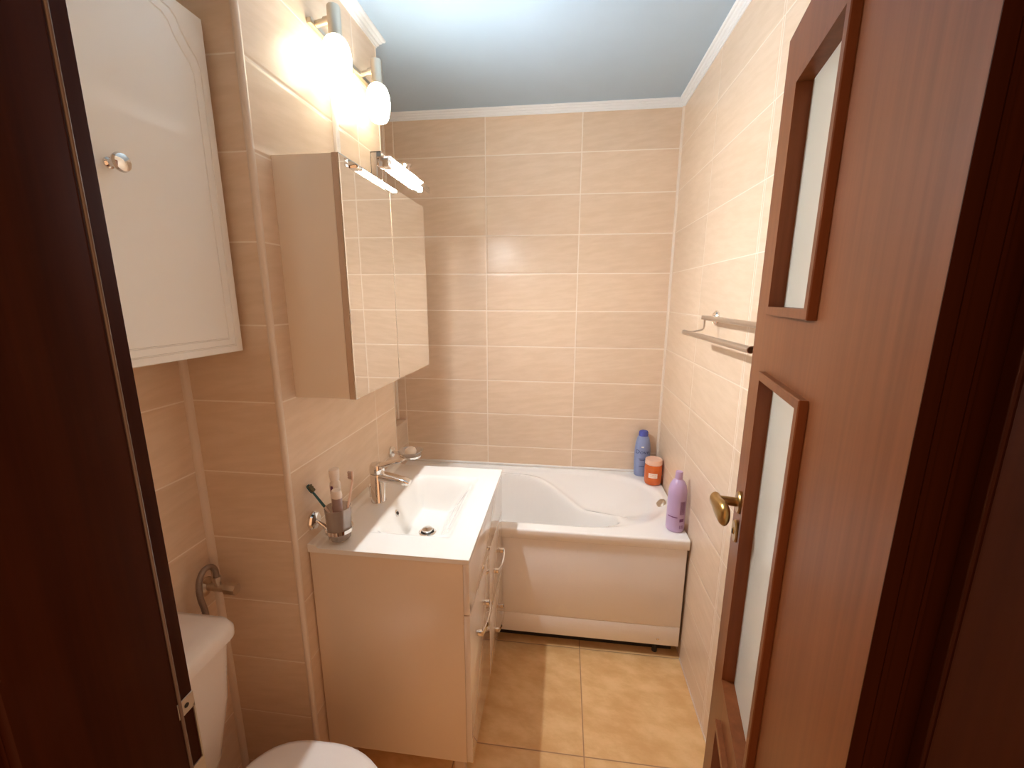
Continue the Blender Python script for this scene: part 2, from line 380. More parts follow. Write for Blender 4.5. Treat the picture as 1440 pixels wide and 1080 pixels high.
# door local axes: +Y runs from the hinge to the free edge, -X is the face seen, z up
DW, DT = 0.6465, 0.046
free = Vector((0.4305, 1.0121, 0)); tdir = Vector((math.sin(ANG), math.cos(ANG), 0))
hinge = free - tdir * DW
door = thing('door_1', 'walnut brown bathroom door standing open with frosted panes', 'door', (hinge.x, hinge.y, 0), -ANG); door['kind'] = 'structure'
INS = [(0.131, 0.372, 1.547, 1.962), (0.131, 0.392, 0.690, 1.434), (0.131, 0.412, 0.19, 0.575)]   # s0,s1 from the free edge, z0,z1
BW = 0.0155
lf = MB()
ZD0, ZD1 = 0.008, 2.08
ys = [0, DW]; holes = []
for s0, s1, z0, z1 in INS: holes.append((DW - s1 + BW * .5, DW - s0 - BW * .5, z0 + BW * .5, z1 - BW * .5))
# leaf built from stiles and rails around the three openings
zs = [ZD0]; 
lf.box(0, DT, max(h[1] for h in holes), DW, ZD0, ZD1)
prev = ZD0
for h in sorted(holes, key=lambda q: q[2]):
    lf.box(0, DT, 0, holes[0][1], prev, h[2]); lf.box(0, DT, 0, h[0], h[2], h[3]); prev = h[3]
lf.box(0, DT, 0, holes[0][1], prev, ZD1)
lf.build('leaf', M['wood'], door, local=True)
MB().box(-0.0008, DT + 0.0008, -0.0012, 0.0, ZD0, ZD1).box(0.011, 0.015, -0.0028, 0, ZD0, ZD1).box(0.028, 0.031, -0.0028, 0, ZD0, ZD1).build('edge_band', M['wood_shaded'], door, local=True)  # hinge edge takes the shade-darkened walnut, as it faces away from the lamps
for (s0, s1, z0, z1), h in zip(INS, holes):
    a, b = DW - s1, DW - s0
    for side in (0, 1):
        f = MB(); xo = -0.0125 if side == 0 else DT + 0.0125; xi = 0.0135 if side == 0 else DT - 0.0135
        prof = [(xi, BW), (xo, BW), (xo, 0.0015), (xo + (0.0015 if side == 0 else -0.0015), 0.0), (0.0 if side == 0 else DT, 0.0)]
        rr = []
        for x, q in prof: rr.append([Vector((x, a + q, z0 + q)), Vector((x, b - q, z0 + q)), Vector((x, b - q, z1 - q)), Vector((x, a + q, z1 - q))])
        # build as a loop of four corner profiles
        R = [[rr[k][c] for k in range(len(prof))] for c in range(4)]
        t = MB(); t.rings(R + [R[0]], False, False, closed=False)
        t.build('glazing_bead', M['wood'], door, local=True, angle=25, weld=True)
    g = MB().box(0.0135, DT - 0.0135, h[0], h[1], h[2], h[3]).build('glass_pane', M['door_glass'], door, local=True)
    g['label'] = 'frosted glass pane'
def door_handle(x, sgn, zc, s):
    y = DW - s
    h = MB(); h.lathe([(0.026, 0), (0.026, 0.006), (0.0235, 0.009), (0.012, 0.0095)], (x, y, zc), (sgn, 0, 0), 28)
    h.lathe([(0.0105, 0), (0.0105, 0.046), (0.012, 0.056)], (x, y, zc), (sgn, 0, 0), 20)
    # lever: broad leaf-shaped grip, running back towards the hinge
    rr = []
    prof = [(-0.012, 0.006, 0.010), (-0.006, 0.0105, 0.013), (0.004, 0.0115, 0.013), (0.02, 0.0095, 0.012), (0.045, 0.0085, 0.0135), (0.07, 0.0085, 0.0160), (0.09, 0.008, 0.0165), (0.105, 0.0065, 0.014), (0.114, 0.004, 0.009), (0.118, 0.001, 0.003)]
    for d, tx, tz in prof:
        bend = 0.010 * smooth01(0.0, 0.11, d); k_ = smooth01(0.0, 0.06, d); d *= 0.70
        rr.append([Vector((x + sgn * (0.054 - bend) + (1.15 + .55 * k_) * tx * math.cos(2 * PI * j / 18), y - d, zc - 0.006 * smooth01(0, .1, d) + (1.3 + .30 * k_) * tz * math.sin(2 * PI * j / 18))) for j in range(18)])
    h.rings(rr)
    o = h.build('handle', M['brass'], door, local=True); o['label'] = 'antique bronze lever handle'
    l = MB(); l.lathe([(0.026, 0), (0.026, 0.006), (0.0235, 0.009), (0.0, 0.009)], (x, y, zc - 0.073), (sgn, 0, 0), 28, cap1=False)
    l.lathe([(0.008, 0), (0.008, 0.010), (0.0075, 0.011)], (x, y, zc - 0.073), (sgn, 0, 0), 16, sx=1, sy=1)
    lo = l.build('lock_rosette', M['brass'], door, local=True); lo['label'] = 'round bronze lock rosette'
    MB().box(min(x + sgn * .010, x + sgn * .0125), max(x + sgn * .010, x + sgn * .0125), y - 0.0025, y + 0.0025, zc - 0.078, zc - 0.068).build('keyhole', M['dark'], lo, local=True)
door_handle(0.0, -1, 1.116, 0.066); door_handle(DT, 1, 1.116, 0.066)

# ------------------------------------------------------------------ white wall cabinet over the toilet
CY0, CY1, CZ0, CZ1, CX = 0.600, 0.955, 1.446, 2.168, -0.800
wc = thing('wall_cabinet', 'white wall cabinet with arched routed door, hung above the toilet', 'cabinet', (XN, (CY0 + CY1) / 2, CZ0))
MB().box(XN, CX - 0.019, CY0 + .002, CY1 - .002, CZ0 + .002, CZ1 - .002, 0.001).build('carcass', M['foil'], wc)
ym = (CY0 + CY1) / 2
def half(R, B, zs, k):   # right half of an arched outline, from bottom to top middle
    h = R - ym
    return [(R, B), (R, zs - 0.09), (R - 0.0005, zs), (R - 0.008, zs + 0.018), (R - 0.024, zs + 0.034), (R - 0.040, zs + 0.054), (R - 0.048, zs + 0.072), (R - 0.060, zs + 0.082), (R - 0.085, zs + 0.086), (ym, zs + 0.090)]
def outline(R, B, zs):
    r = half(R, B, zs, 0); l = [(2 * ym - y, z) for y, z in reversed(r[:-1])]
    return r + l
def rect_like(n_out):
    # the plain door rectangle with as many points as the arched outline
    r = [(CY1, CZ0), (CY1, CZ0 + .25), (CY1, CZ0 + .55), (CY1, CZ1 - .06), (CY1, CZ1), (CY1 - .02, CZ1), (CY1 - .04, CZ1), (CY1 - .06, CZ1), (CY1 - .1, CZ1), (ym, CZ1)]
    return r + [(2 * ym - y, z) for y, z in reversed(r[:-1])]
o1, o2 = outline(0.9365, 1.461, 2.062), outline(0.9165, 1.478, 2.045)
def shrink(o, d):
    cz = 1.8; R = []
    for y, z in o: R.append((ym + (y - ym) * (1 - d / 0.16), cz + (z - cz) * (1 - d / 0.33)))
    return R
dr = MB(); rc = rect_like(0)
seq = [(rc, CX - 0.018), (rc, CX - 0.002), (shrink(rc, 0.0015), CX), (o1, CX), (shrink(o1, .0012), CX - .0028), (shrink(o1, .0026), CX - .0028), (shrink(o1, .0038), CX),
       (o2, CX), (shrink(o2, .0012), CX - .0028), (shrink(o2, .0026), CX - .0028), (shrink(o2, .0038), CX)]
dr.rings([[Vector((x, y, z)) for y, z in r] for r, x in seq])
dro = dr.build('door', M['foil'], wc, angle=18)
kn = MB().lathe([(0.0095, 0), (0.0095, 0.003), (0.006, 0.006), (0.0055, 0.014), (0.009, 0.019), (0.0155, 0.022), (0.0165, 0.026), (0.0145, 0.030), (0.008, 0.032), (0.0, 0.0325)], (CX, 0.700, 1.807), (1, 0, 0), 28, cap1=False).build('knob', M['chrome'], dro)
kn['label'] = 'round chrome knob'

# ------------------------------------------------------------------ toilet
TY = 0.628
toi = thing('toilet', 'white toilet with closed lid and cistern in the left niche', 'toilet', (-0.66, TY, 0))
def rrect(x0, x1, y0, y1, r, z, n=6):
    pts = []
    for cx, cy, a0 in ((x1 - r, y1 - r, 0), (x0 + r, y1 - r, PI / 2), (x0 + r, y0 + r, PI), (x1 - r, y0 + r, 1.5 * PI)):
        for i in range(n + 1):
            a = a0 + i * PI / 2 / n; pts.append(Vector((cx + r * math.cos(a), cy + r * math.sin(a), z)))
    return pts
tk = MB()
tk.rings([rrect(XN, -0.895, TY - .115, TY + .115, .03, 0.315), rrect(XN, -0.872, TY - .150, TY + .150, .035, 0.345), rrect(XN, -0.856, TY - .165, TY + .165, .035, 0.40),
          rrect(XN, -0.823, TY - .177, TY + .177, .035, 0.58), rrect(XN, -0.804, TY - .180, TY + .180, .035, 0.747)])
tk.build('cistern', M['seat'], toi)
ld = MB()
ld.rings([rrect(XN, -0.795, TY - .187, TY + .187, .036, 0.7535), rrect(XN, -0.788, TY - .191, TY + .191, .038, 0.757), rrect(XN, -0.788, TY - .191, TY + .191, .038, 0.776),
          rrect(XN, -0.797, TY - .184, TY + .184, .036, 0.792), rrect(XN + .004, -0.83, TY - .165, TY + .165, .034, 0.801), rrect(XN + .02, -0.89, TY - .12, TY + .12, .03, 0.803)])
ld.build('cistern_lid', M['seat'], toi, angle=50)
MB().lathe([(0.022, 0), (0.022, 0.006), (0.018, 0.008), (0, 0.008)], (-0.90, TY - 0.01, 0.802), (0, 0, 1), 24, cap1=False).build('flush_button', M['chrome'], toi)
def egg(k, z, x0=-0.765, x1=-0.352, hw=0.187, n=56, dx=0.0):
    pts = []
    for i in range(n):
        a = 2 * PI * i / n; c, s = math.cos(a), math.sin(a)
        xc = -0.560; rx = (x1 - xc) if c > 0 else (xc - x0)
        ex = 1.0 if c > 0 else 0.62
        x = xc + rx * math.copysign(abs(c) ** ex, c); y = hw * math.copysign(abs(s) ** (0.94 if c > 0 else 0.72), s)
        pts.append(Vector((xc + (x - xc) * k + dx, TY + y * k, z)))
    return pts
bw = MB()
bw.rings([egg(0.60, 0.0, dx=-.05), egg(0.60, 0.03, dx=-.05), egg(0.56, 0.12, dx=-.06), egg(0.68, 0.24, dx=-.035), egg(0.90, 0.33, dx=-.008), egg(0.955, 0.375), egg(0.955, 0.398), egg(0.80, 0.398), egg(0.70, 0.33)], True, True)
bw.box(-0.93, -0.70, TY - .115, TY + .115, 0.22, 0.372, 0.03, 4)
bw.build('bowl', M['seat'], toi)
MB().rings([egg(0.97, 0.400), egg(0.985, 0.404), egg(0.985, 0.413), egg(0.97, 0.417)]).build('seat_ring', M['seat'], toi)
MB().rings([egg(0.985, 0.419), egg(1.0, 0.423), egg(1.0, 0.434), egg(0.985, 0.442), egg(0.93, 0.446), egg(0.7, 0.4495), egg(0.3, 0.451)]).build('seat_lid', M['seat'], toi, angle=60)
for sy in (-.075, .075): MB().cyl((-0.785, TY + sy - .02, .424), (-0.785, TY + sy + .02, .424), .012, seg=14).build('hinge', M['seat'], toi)

# ------------------------------------------------------------------ angle valve and hose
VY, VZ = 0.930, 0.772
va = thing('angle_valve', 'small chrome angle valve on the wall above the cistern', 'valve', (XN, VY, VZ))
MB().lathe([(0.027, 0), (0.026, 0.004), (0.014, 0.010), (0.011, 0.012)], (XN, VY, VZ), (1, 0, 0), 24).build('rosette', M['satin'], va)
MB().cyl((XN + .008, VY, VZ), (XN + .062, VY, VZ), .0105, seg=18).cyl((XN + .040, VY, VZ), (XN + .040, VY, VZ + .030), .0085, seg=16).cyl((XN + .040, VY, VZ + .022), (XN + .040, VY, VZ + .036), .0115, seg=6).build('body', M['satin'], va)
hd = MB()
rr = []
for h, k in ((0.0, .010), (0.004, .014), (0.030, .0155), (0.036, .013)):
    rr.append([Vector((XN + .062 + h, VY + k * (1 + .12 * (j % 2)) * math.cos(2 * PI * j / 16), VZ + k * (1 + .12 * (j % 2)) * math.sin(2 * PI * j / 16))) for j in range(16)])
hd.rings(rr).cyl((XN + .052, VY, VZ), (XN + .064, VY, VZ), .008, seg=14).build('handle', M['satin'], va)
hx = XN + .040
tag(MB().tube([(hx, VY, VZ + .036), (hx, VY, VZ + .058), (hx - .001, VY - .012, VZ + .078), (hx - .003, VY - .034, VZ + .080), (hx - .004, VY - .052, VZ + .055), (hx - .003, VY - .056, VZ + .010), (hx + .0, VY - .050, VZ - .03), (hx + .004, VY - .052, VZ - .075), (hx + .006, VY - .0955, VZ - .110)], .0075, 12, 3)
    .cyl((hx + .006, VY - .083, VZ - .106), (hx + .006, VY - .113, VZ - .112), .010, seg=8).build('flexible_hose', M['hose'], loc=(hx, VY, VZ + .036)),
    'looped braided steel water hose between angle valve and cistern', 'hose')

# ------------------------------------------------------------------ vanity cabinet
VX0, VX1 = XL + .004, -0.2462
van = thing('vanity_cabinet', 'glossy white vanity cabinet under the washbasin', 'cabinet', (-0.487, 1.334, 0.10))
ca = MB(); ca.box(VX0, VX1 - .0185, 1.0205, 1.0375, 0.145, 0.8455, 0.0008).box(VX0, VX1 - .0185, 1.628, 1.645, 0.145, 0.8455, 0.0008)
ca.box(VX0, VX1 - .0185, 1.037, 1.6285, 0.145, 0.162).box(VX0, VX0 + .01, 1.037, 1.6285, 0.16, 0.72).box(VX1 - .034, VX1 - .0185, 1.037, 1.6285, 0.16, 0.72)
ca.build('carcass', M['grey_side'], van)
def front(name, y0, y1, z0, z1): return MB().box(VX1 - .0178, VX1, y0, y1, z0, z1, 0.0012).build(name, M['gloss'], van)
front('top_panel', 1.0205, 1.645, 0.680, 0.8435)
vd = front('door', 1.0205, 1.335, 0.147, 0.676)
d1 = front('drawer', 1.338, 1.645, 0.402, 0.676)
d2 = front('drawer', 1.338, 1.645, 0.147, 0.398)
def bow_handle(parent, yc, zc):
    h = MB(); L = 0.066
    for s in (-1, 1): h.box(VX1 - .001, VX1 + .021, yc + s * L - .005, yc + s * L + .005, zc - .008, zc + .008, .0012)
    rr = []
    for i in range(17):
        t = -1 + i / 8; y = yc + t * (L + .005); x = VX1 + .0205 + .010 * (1 - t * t)
        rr.append([Vector((x, y, zc - .008)), Vector((x + .0035, y, zc - .008)), Vector((x + .0035, y, zc + .008)), Vector((x, y, zc + .008))])
    h.rings(rr); o = h.build('handle', M['chrome'], parent, angle=30); o['label'] = 'chrome bow handle'
bow_handle(vd, 1.150, 0.567); bow_handle(d1, 1.472, 0.553); bow_handle(d2, 1.478, 0.285)
for x in (VX0 + .05, VX1 - .05):
    for y in (1.06, 1.60):
        MB().box(x - .016, x + .016, y - .016, y + .016, 0.0, 0.145, .002).build('leg', M['edge'], van)

# ------------------------------------------------------------------ washbasin
WB = thing('washbasin', 'white rectangular washbasin top on the vanity cabinet', 'washbasin', (-0.487, 1.334, 0.846))
X0, X1, W0, W1, WZ = XL + .0005, -0.2455, 1.0175, 1.6520, 0.860
BX0, BX1, BY0, BY1 = -0.590, -0.326, 1.118, 1.557
def basin_z(x, y):
    ax = smooth01(BX0, BX0 + .050, x) * (1 - smooth01(BX1 - .11, BX1, x) * 1.0)
    ay = smooth01(BY0, BY0 + .075, y) * smooth01(BY1, BY1 - .075, y) if BY0 < y < BY1 else 0
    ay = smooth01(BY0, BY0 + .085, y) * (1 - smooth01(BY1 - .085, BY1, y))
    lip = 1 if (BX0 < x < BX1 and BY0 < y < BY1) else 0
    dep = 0.112 * ax * ay
    edge = min(x - BX0, BX1 - x, y - BY0, BY1 - y)
    e = 0.0035 * smooth01(0, .010, edge) if lip else 0
    back = 0.012 * smooth01(XL + .034, XL + .026, x)
    back = 0.011 * (1 - smooth01(XL + .022, XL + .034, x))
    return WZ + back - max(dep, e)
nx, ny = 100, 128
xs = [X0 + (X1 - X0) * i / nx for i in range(nx + 1)]; ysv = [W0 + (W1 - W0) * j / ny for j in range(ny + 1)]
sb = MB(); sb.grid([[Vector((x, y, basin_z(x, y))) for x in xs] for y in ysv])
def skirt(pts, z):
    sb.grid([[Vector(p) for p in pts], [Vector((p[0], p[1], z)) for p in pts]])
E0 = WZ - 0.014
skirt([(x, W0, basin_z(x, W0)) for x in xs][::-1], E0); skirt([(x, W1, basin_z(x, W1)) for x in xs], E0)
skirt([(X1, y, basin_z(X1, y)) for y in ysv][::-1], E0); skirt([(X0, y, basin_z(X0, y)) for y in ysv], E0)
wbo = sb.build('basin', M['ceramic'], WB, angle=42, weld=True)
DRX, DRY = -0.470, 1.322; DZ = basin_z(DRX, DRY)
dp = MB(); dp.lathe([(0.031, -0.002), (0.031, 0.002), (0.026, 0.0035), (0.022, 0.001), (0.018, 0.001), (0.018, 0.009), (0.020, 0.0105), (0.019, 0.0135), (0.010, 0.016), (0, 0.0165)], (DRX, DRY, DZ), (0, 0, 1), 32, cap1=False)
dpo = dp.build('drain_plug', M['chrome'], WB); dpo['label'] = 'chrome pop-up drain plug'
MB().lathe([(0.0225, 0.0015), (0.0185, 0.0015)], (DRX, DRY, DZ + .0016), (0, 0, 1), 32, cap0=False, cap1=False).build('drain_gap', M['dark'], dpo)
ovx = BX0 + 0.018; ovz = basin_z(ovx, 1.300)
ov = MB(); nrm = (0.93, 0, 0.37)
ov.lathe([(0.0125, -0.001), (0.0125, 0.002), (0.0085, 0.003), (0.0085, 0.0)], (ovx, 1.300, ovz), nrm, 24)
MB_ov = ov.build('overflow_ring', M['chrome'], WB); MB_ov['label'] = 'small chrome overflow ring'
MB().lathe([(0.0055, 0.0006), (0.0055, 0.0022)], (ovx, 1.300, ovz), nrm, 18).build('overflow_hole', M['dark'], MB_ov)

# ------------------------------------------------------------------ faucet
FX, FY = -0.647, 1.322
fa = thing('faucet', 'chrome single-lever mixer tap on the washbasin', 'faucet', (FX, FY, WZ))
MB().lathe([(0.0265, 0), (0.0265, 0.003), (0.0245, 0.006), (0.0245, 0.104), (0.0235, 0.106)], (FX, FY, WZ), (0, 0, 1), 32).build('body', M['chrome'], fa)
rr = []
for t in range(11):
    u = t / 10; x = FX + .012 + u * .108; z = WZ + .094 - .010 * u - .008 * u * u; hw = .0215 - .0035 * u; hh = .0165 - .0060 * u
    if t == 10: hw *= .8; hh *= .6
    rr.append([Vector((x, FY + hw * math.copysign(abs(math.cos(a)) ** .6, math.cos(a)), z + hh * math.copysign(abs(math.sin(a)) ** .6, math.sin(a)))) for a in [2 * PI * (j + .5) / 20 for j in range(20)]])
sp_ = MB().rings(rr).build('spout', M['chrome'], fa)
MB().cyl((FX + .106, FY, WZ + .072), (FX + .106, FY, WZ + .064), .0095, seg=18).build('aerator', M['satin'], sp_)
lv = MB(); lv.lathe([(0.0235, 0), (0.0255, 0.002), (0.0265, 0.012), (0.0260, 0.026), (0.022, 0.033), (0.012, 0.037), (0, 0.038)], (FX, FY, WZ + .108), (0.08, 0, 1), 32, cap1=False)
rr = []
for t in range(9):
    u = t / 8; x = FX + .006 + u * .098; z = WZ + .132 + .030 * u; hw = .0165 - .004 * u; hh = .0105 - .0060 * u
    if t == 8: hw *= .7; hh *= .6
    rr.append([Vector((x, FY + hw * math.copysign(abs(math.cos(a)) ** .7, math.cos(a)), z + hh * math.copysign(abs(math.sin(a)) ** .7, math.sin(a)))) for a in [2 * PI * (j + .5) / 16 for j in range(16)]])
lv.rings(rr).build('lever', M['chrome'], fa)
MB().cyl((FX - .030, FY - .004, WZ + .010), (FX - .030, FY - .004, WZ + .052), .0022, seg=10).lathe([(0.002, 0), (0.005, 0.002), (0.005, 0.006), (0.002, 0.008)], (FX - .030, FY - .004, WZ + .050), (0, 0, 1), 12).cyl((FX - .030, FY - .004, WZ + .011), (FX - .02, FY - .002, WZ + .011), .0022, seg=8).build('pop_up_rod', M['chrome'], fa)

# ------------------------------------------------------------------ cup holder, tumbler, brushes and tubes
CXX, CYY, CZ = -0.6545, 1.070, 0.871
ch = thing('cup_holder', 'chrome wall bracket holding the toothbrush tumbler', 'holder', (XL, 1.056, 0.926))
MB().lathe([(0.029, 0), (0.029, 0.006), (0.025, 0.011), (0.012, 0.013)], (XL, 1.056, 0.926), (1, 0, 0), 8).build('wall_plate', M['chrome'], ch)
MB().tube([(XL + .010, 1.056, 0.926), (XL + .022, 1.057, 0.918), (XL + .034, 1.063, 0.903)], .0065, 12, 2).build('arm', M['chrome'], ch)
def ring(m, c, r, t, hgt, seg=36):
    prof = [(r, 0), (r + t, 0), (r + t, hgt), (r, hgt)]
    R = [[Vector((c[0] + p * math.cos(2 * PI * j / seg), c[1] + p * math.sin(2 * PI * j / seg), c[2] + h)) for p, h in prof] for j in range(seg)]
    m.rings(R + [R[0]], False, False); return m
ring(MB(), (CXX, CYY, 0.8925), .0372, .0032, .011).build('ring', M['chrome'], ch, weld=True)
tm = MB(); tm.lathe([(0.0, 0.0), (0.029, 0.0), (0.0315, 0.003), (0.0340, 0.022), (0.0355, 0.050), (0.0375, 0.100), (0.0358, 0.100), (0.0335, 0.050), (0.0318, 0.022), (0.029, 0.008), (0.0, 0.007)], (CXX, CYY, CZ - .003), (0, 0, 1), 36, cap0=False, cap1=False)
tag(tm.build('tumbler', M['frost'], loc=(CXX, CYY, CZ - .003)), 'frosted glass tumbler with toothbrushes in the chrome wall bracket', 'tumbler')
# teal toothbrush, leaning towards the wall corner
def brush(name, label, p0, p1, p2, p3, cols, face):
    b = thing(name, label, 'toothbrush', p0); P = [Vector(p) for p in (p0, p1, p2, p3)]
    MB().tube([P[0], P[0].lerp(P[1], .5), P[1]], .0035, 10, 1).build('handle', M[cols[0]], b)
    MB().tube([P[1], P[1].lerp(P[2], .5), P[2]], [.0042, .0030], 10, 1).build('neck', M[cols[1]], b)
    d = (P[3] - P[2]).normalized(); f = Vector(face).normalized(); s = d.cross(f).normalized()
    hm = MB(); rr = []
    for k, wd in ((-.002, .003), (.003, .0058), (.014, .0064), (.023, .0055), (.027, .003)):
        c = P[2] + d * k; rr.append([c + s * wd + f * .002, c - s * wd + f * .002, c - s * wd - f * .002, c + s * wd - f * .002])
    hd_ = hm.rings(rr).build('head', M[cols[1]], b)
    br = MB()
    for i in range(6):
        for j in range(3):
            c = P[2] + d * (.003 + i * .0038) + s * ((j - 1) * .0034) + f * .0018
            br.cyl(c, c + f * (.0095 + .002 * ((i + j) % 2)), .0017, .0019, seg=7)
    br.build('bristles', M[cols[2]], hd_)
brush('toothbrush', 'dark teal toothbrush leaning left in the tumbler', (CXX + .008, CYY + .002, 0.880), (CXX - .033, CYY - .0125, 0.972), (CXX - .058, CYY - .024, 1.022), (CXX - .070, CYY - .030, 1.048), ('white_plastic', 'teal', 'bristle'), (0.75, -0.35, 0.45))
brush('toothbrush', 'thin pale pink toothbrush standing upright at the right of the tumbler', (CXX + .021, CYY - .006, 0.881), (CXX + .0305, CYY + .007, 0.972), (CXX + .046, CYY + .016, 1.050), (CXX + .047, CYY + .014, 1.078), ('pink_plastic', 'pink_plastic', 'pale_bristle'), (-0.9, -0.3, 0.25))
def tube_thing(name, label, base, tilt, prof, mats):
    """a squeezed tube: prof = (height, half width, half thickness); mats: body, cap"""
    b = thing(name, label, 'tube', base); q = Matrix.Rotation(tilt[0], 4, 'Y') @ Matrix.Rotation(tilt[1], 4, 'X'); B = Vector(base)
    def rg(h, a, c): return [B + q @ Vector((c * math.sin(2 * PI * j / 24), a * math.cos(2 * PI * j / 24), h)) if False else B + q @ Vector((a * math.cos(2 * PI * j / 24) * .94 + c * math.sin(2 * PI * j / 24) * .2, -a * math.cos(2 * PI * j / 24) * .3 + c * math.sin(2 * PI * j / 24), h)) for j in range(24)]
    MB().rings([rg(*p) for p in prof[0]]).build('body', M[mats[0]], b)
    MB().rings([rg(*p) for p in prof[1]]).build('cap', M[mats[1]], b)
    return b, rg
tb, rg = tube_thing('toothpaste_tube', 'white and red toothpaste tube standing at the back of the tumbler', (CXX - .007, CYY + .010, 0.880), (math.radians(-2), math.radians(-3)),
    ([(0.0, .018, .0010), (0.05, .0190, .006), (0.11, .0195, .012), (0.155, .0165, .0150), (0.164, .011, .011)], [(0.164, .0135, .0135), (0.170, .0145, .0145), (0.196, .0160, .0160), (0.198, .0150, .0150)]), ('white_plastic', 'white_plastic'))
def band(rg, h0, h1, j0, j1, prof0, prof1, name, mat, parent, off=1.03):
    a, b = rg(h0, *[c * off for c in prof0]), rg(h1, *[c * off for c in prof1])
    rows = [[a[j % 24] for j in range(j0, j1 + 1)], [b[j % 24] for j in range(j0, j1 + 1)]]
    MB().grid(rows).build(name, M[mat], parent)
band(rg, 0.055, 0.150, 11, 16, (.0190, .0068), (.0168, .0148), 'red_stripe', 'red_ink', tb)
band(rg, 0.132, 0.150, 17, 19, (.0183, .0136), (.0169, .0147), 'dark_mark', 'plum_ink', tb)
tube_thing('cream_tube', 'mauve grey tube with white cap standing at the front of the tumbler', (CXX + .008, CYY - .012, 0.880), (math.radians(1), math.radians(2)),
    ([(0.0, .014, .0010), (0.05, .0165, .006), (0.095, .0180, .0110), (0.128, .0170, .0135)], [(0.128, .0178, .0145), (0.134, .0180, .0150), (0.148, .0150, .0130), (0.150, .0135, .0120)]), ('mauve_tube', 'white_plastic'))

# ------------------------------------------------------------------ soap dish
SX, SY, SZ = -0.640, 1.630, 0.918
sd = thing('soap_dish', 'chrome wall bracket with round glass soap dish', 'soap dish', (XL, SY, 0.925))
MB().lathe([(0.026, 0), (0.026, 0.006), (0.022, 0.011), (0.010, 0.013)], (XL, SY, 0.925), (1, 0, 0), 8).build('wall_plate', M['chrome'], sd)
MB().tube([(XL + .010, SY, 0.925), (XL + .03, SY, 0.922), (XL + .043, SY, 0.916)], .0065, 12, 1).build('arm', M['chrome'], sd)
ring(MB(), (SX, SY, SZ - .008), .0435, .0030, .008).cyl((SX + .012, SY - .0, SZ - .022), (SX + .012, SY, SZ - .012), .008, seg=14).build('ring', M['chrome'], sd, weld=True)
MB().lathe([(0.0, -.012), (0.018, -.012), (0.030, -.006), (0.041, 0.004), (0.052, 0.018), (0.0505, 0.0185), (0.039, 0.008), (0.028, -.001), (0.0, -.005)], (SX, SY, SZ), (0, 0, 1), 36, cap0=False, cap1=False).build('dish', M['dish_glass'], sd)
so = MB(); rr = []
for h, k in ((0, .55), (.003, .8), (.010, .98), (.018, 1.0), (.027, .86), (.033, .55), (.035, .2)):
    rr.append([Vector((SX + .024 * k * math.cos(2 * PI * j / 28), SY + .032 * k * math.sin(2 * PI * j / 28), SZ - .0030 + h)) for j in range(28)])
tag(so.rings(rr).build('soap_bar', M['soap'], loc=(SX, SY, SZ - .0045), angle=60), 'cream bar of soap lying in the round glass dish', 'soap')

# ------------------------------------------------------------------ mirror cabinet
MX, MY0, MY1, MZ0, MZ1, MS = -0.551, 1.036, 1.659, 1.307, 1.921, 1.338
mc = thing('mirror_cabinet', 'two-door mirror cabinet on the wall above the washbasin', 'cabinet', (XL, 1.347, MZ0))
MB().box(XL, MX - .0205, MY0 + .001, MY1 - .001, MZ0 + .001, MZ1 - .001, .0006).build('carcass', M['pale_side'], mc)
for y0, y1 in ((MY0, MS - .0012), (MS + .0012, MY1)):
    d_ = MB().box(MX - .0195, MX - .0035, y0, y1, MZ0, MZ1, .0008).build('mirror_door', M['edge'], mc)
    e = MB(); g = .0025
    e.rings([[Vector((x, y, z)) for y, z in ((y0 + q, MZ0 + q), (y1 - q, MZ0 + q), (y1 - q, MZ1 - q), (y0 + q, MZ1 - q))] for x, q in ((MX - .0038, 0.0), (MX - .001, 0.0), (MX, g))])
    p_ = e.build('mirror_pane', M['mirror'], d_, angle=5); p_['label'] = 'silvered mirror pane'

# ------------------------------------------------------------------ lamp above the mirror
LX, LY0, LY1, LZ = -0.505, 1.225, 1.490, 1.940
ml = thing('mirror_lamp', 'lit chrome strip lamp over the mirror doors', 'lamp', (-0.58, 1.345, MZ1))
MB().box(-0.600, -0.556, 1.318, 1.372, MZ1, MZ1 + .004, .001).box(-0.600, -0.597, 1.318, 1.372, MZ1, 2.012, .0008).box(-0.600, -0.566, 1.318, 1.372, 2.008, 2.012, .0008).box(-0.600, -0.566, 1.318, 1.321, MZ1, 2.012, .0006).build('bracket', M['chrome'], ml)
MB().tube([(-0.574, 1.345, 1.985), (-0.55, 1.345, 1.984), (-0.525, 1.345, 1.976), (-0.507, 1.345, 1.957)], .007, 12, 1).build('arm', M['chrome'], ml)
hs_ = MB()
hb_ = MB().box(LX - .020, LX - .002, 1.190, 1.528, 1.9535, 1.957, .0008).box(LX - .020, LX - .0165, 1.190, 1.528, 1.9345, 1.956, .0008)
hb_.build('added_light_baffle', M['chrome'], ml)  # plates added to keep the strip's light off the wall behind
hs_.box(LX - .001, LX + .022, 1.190, 1.528, 1.9535, 1.957, .0008).box(LX + .019, LX + .022, 1.190, 1.528, 1.936, 1.955, .0008)
ho = hs_.build('shade', M['clear'], ml); ho['label'] = 'clear acrylic shade strip'
MB().box(LX - .016, LX + .012, 1.193, LY0 - .001, 1.930, 1.953, .002).build('end_cap', M['chrome'], ml)
MB().box(LX - .012, LX + .008, LY1 + .001, LY1 + .014, 1.938, 1.953, .002).build('end_cap', M['chrome'], ml)
MB().box(LX - .008, LX + .008, LY0, LY1, 1.934, 1.9505, .004, 3).build('light_strip', M['tube'], ml)
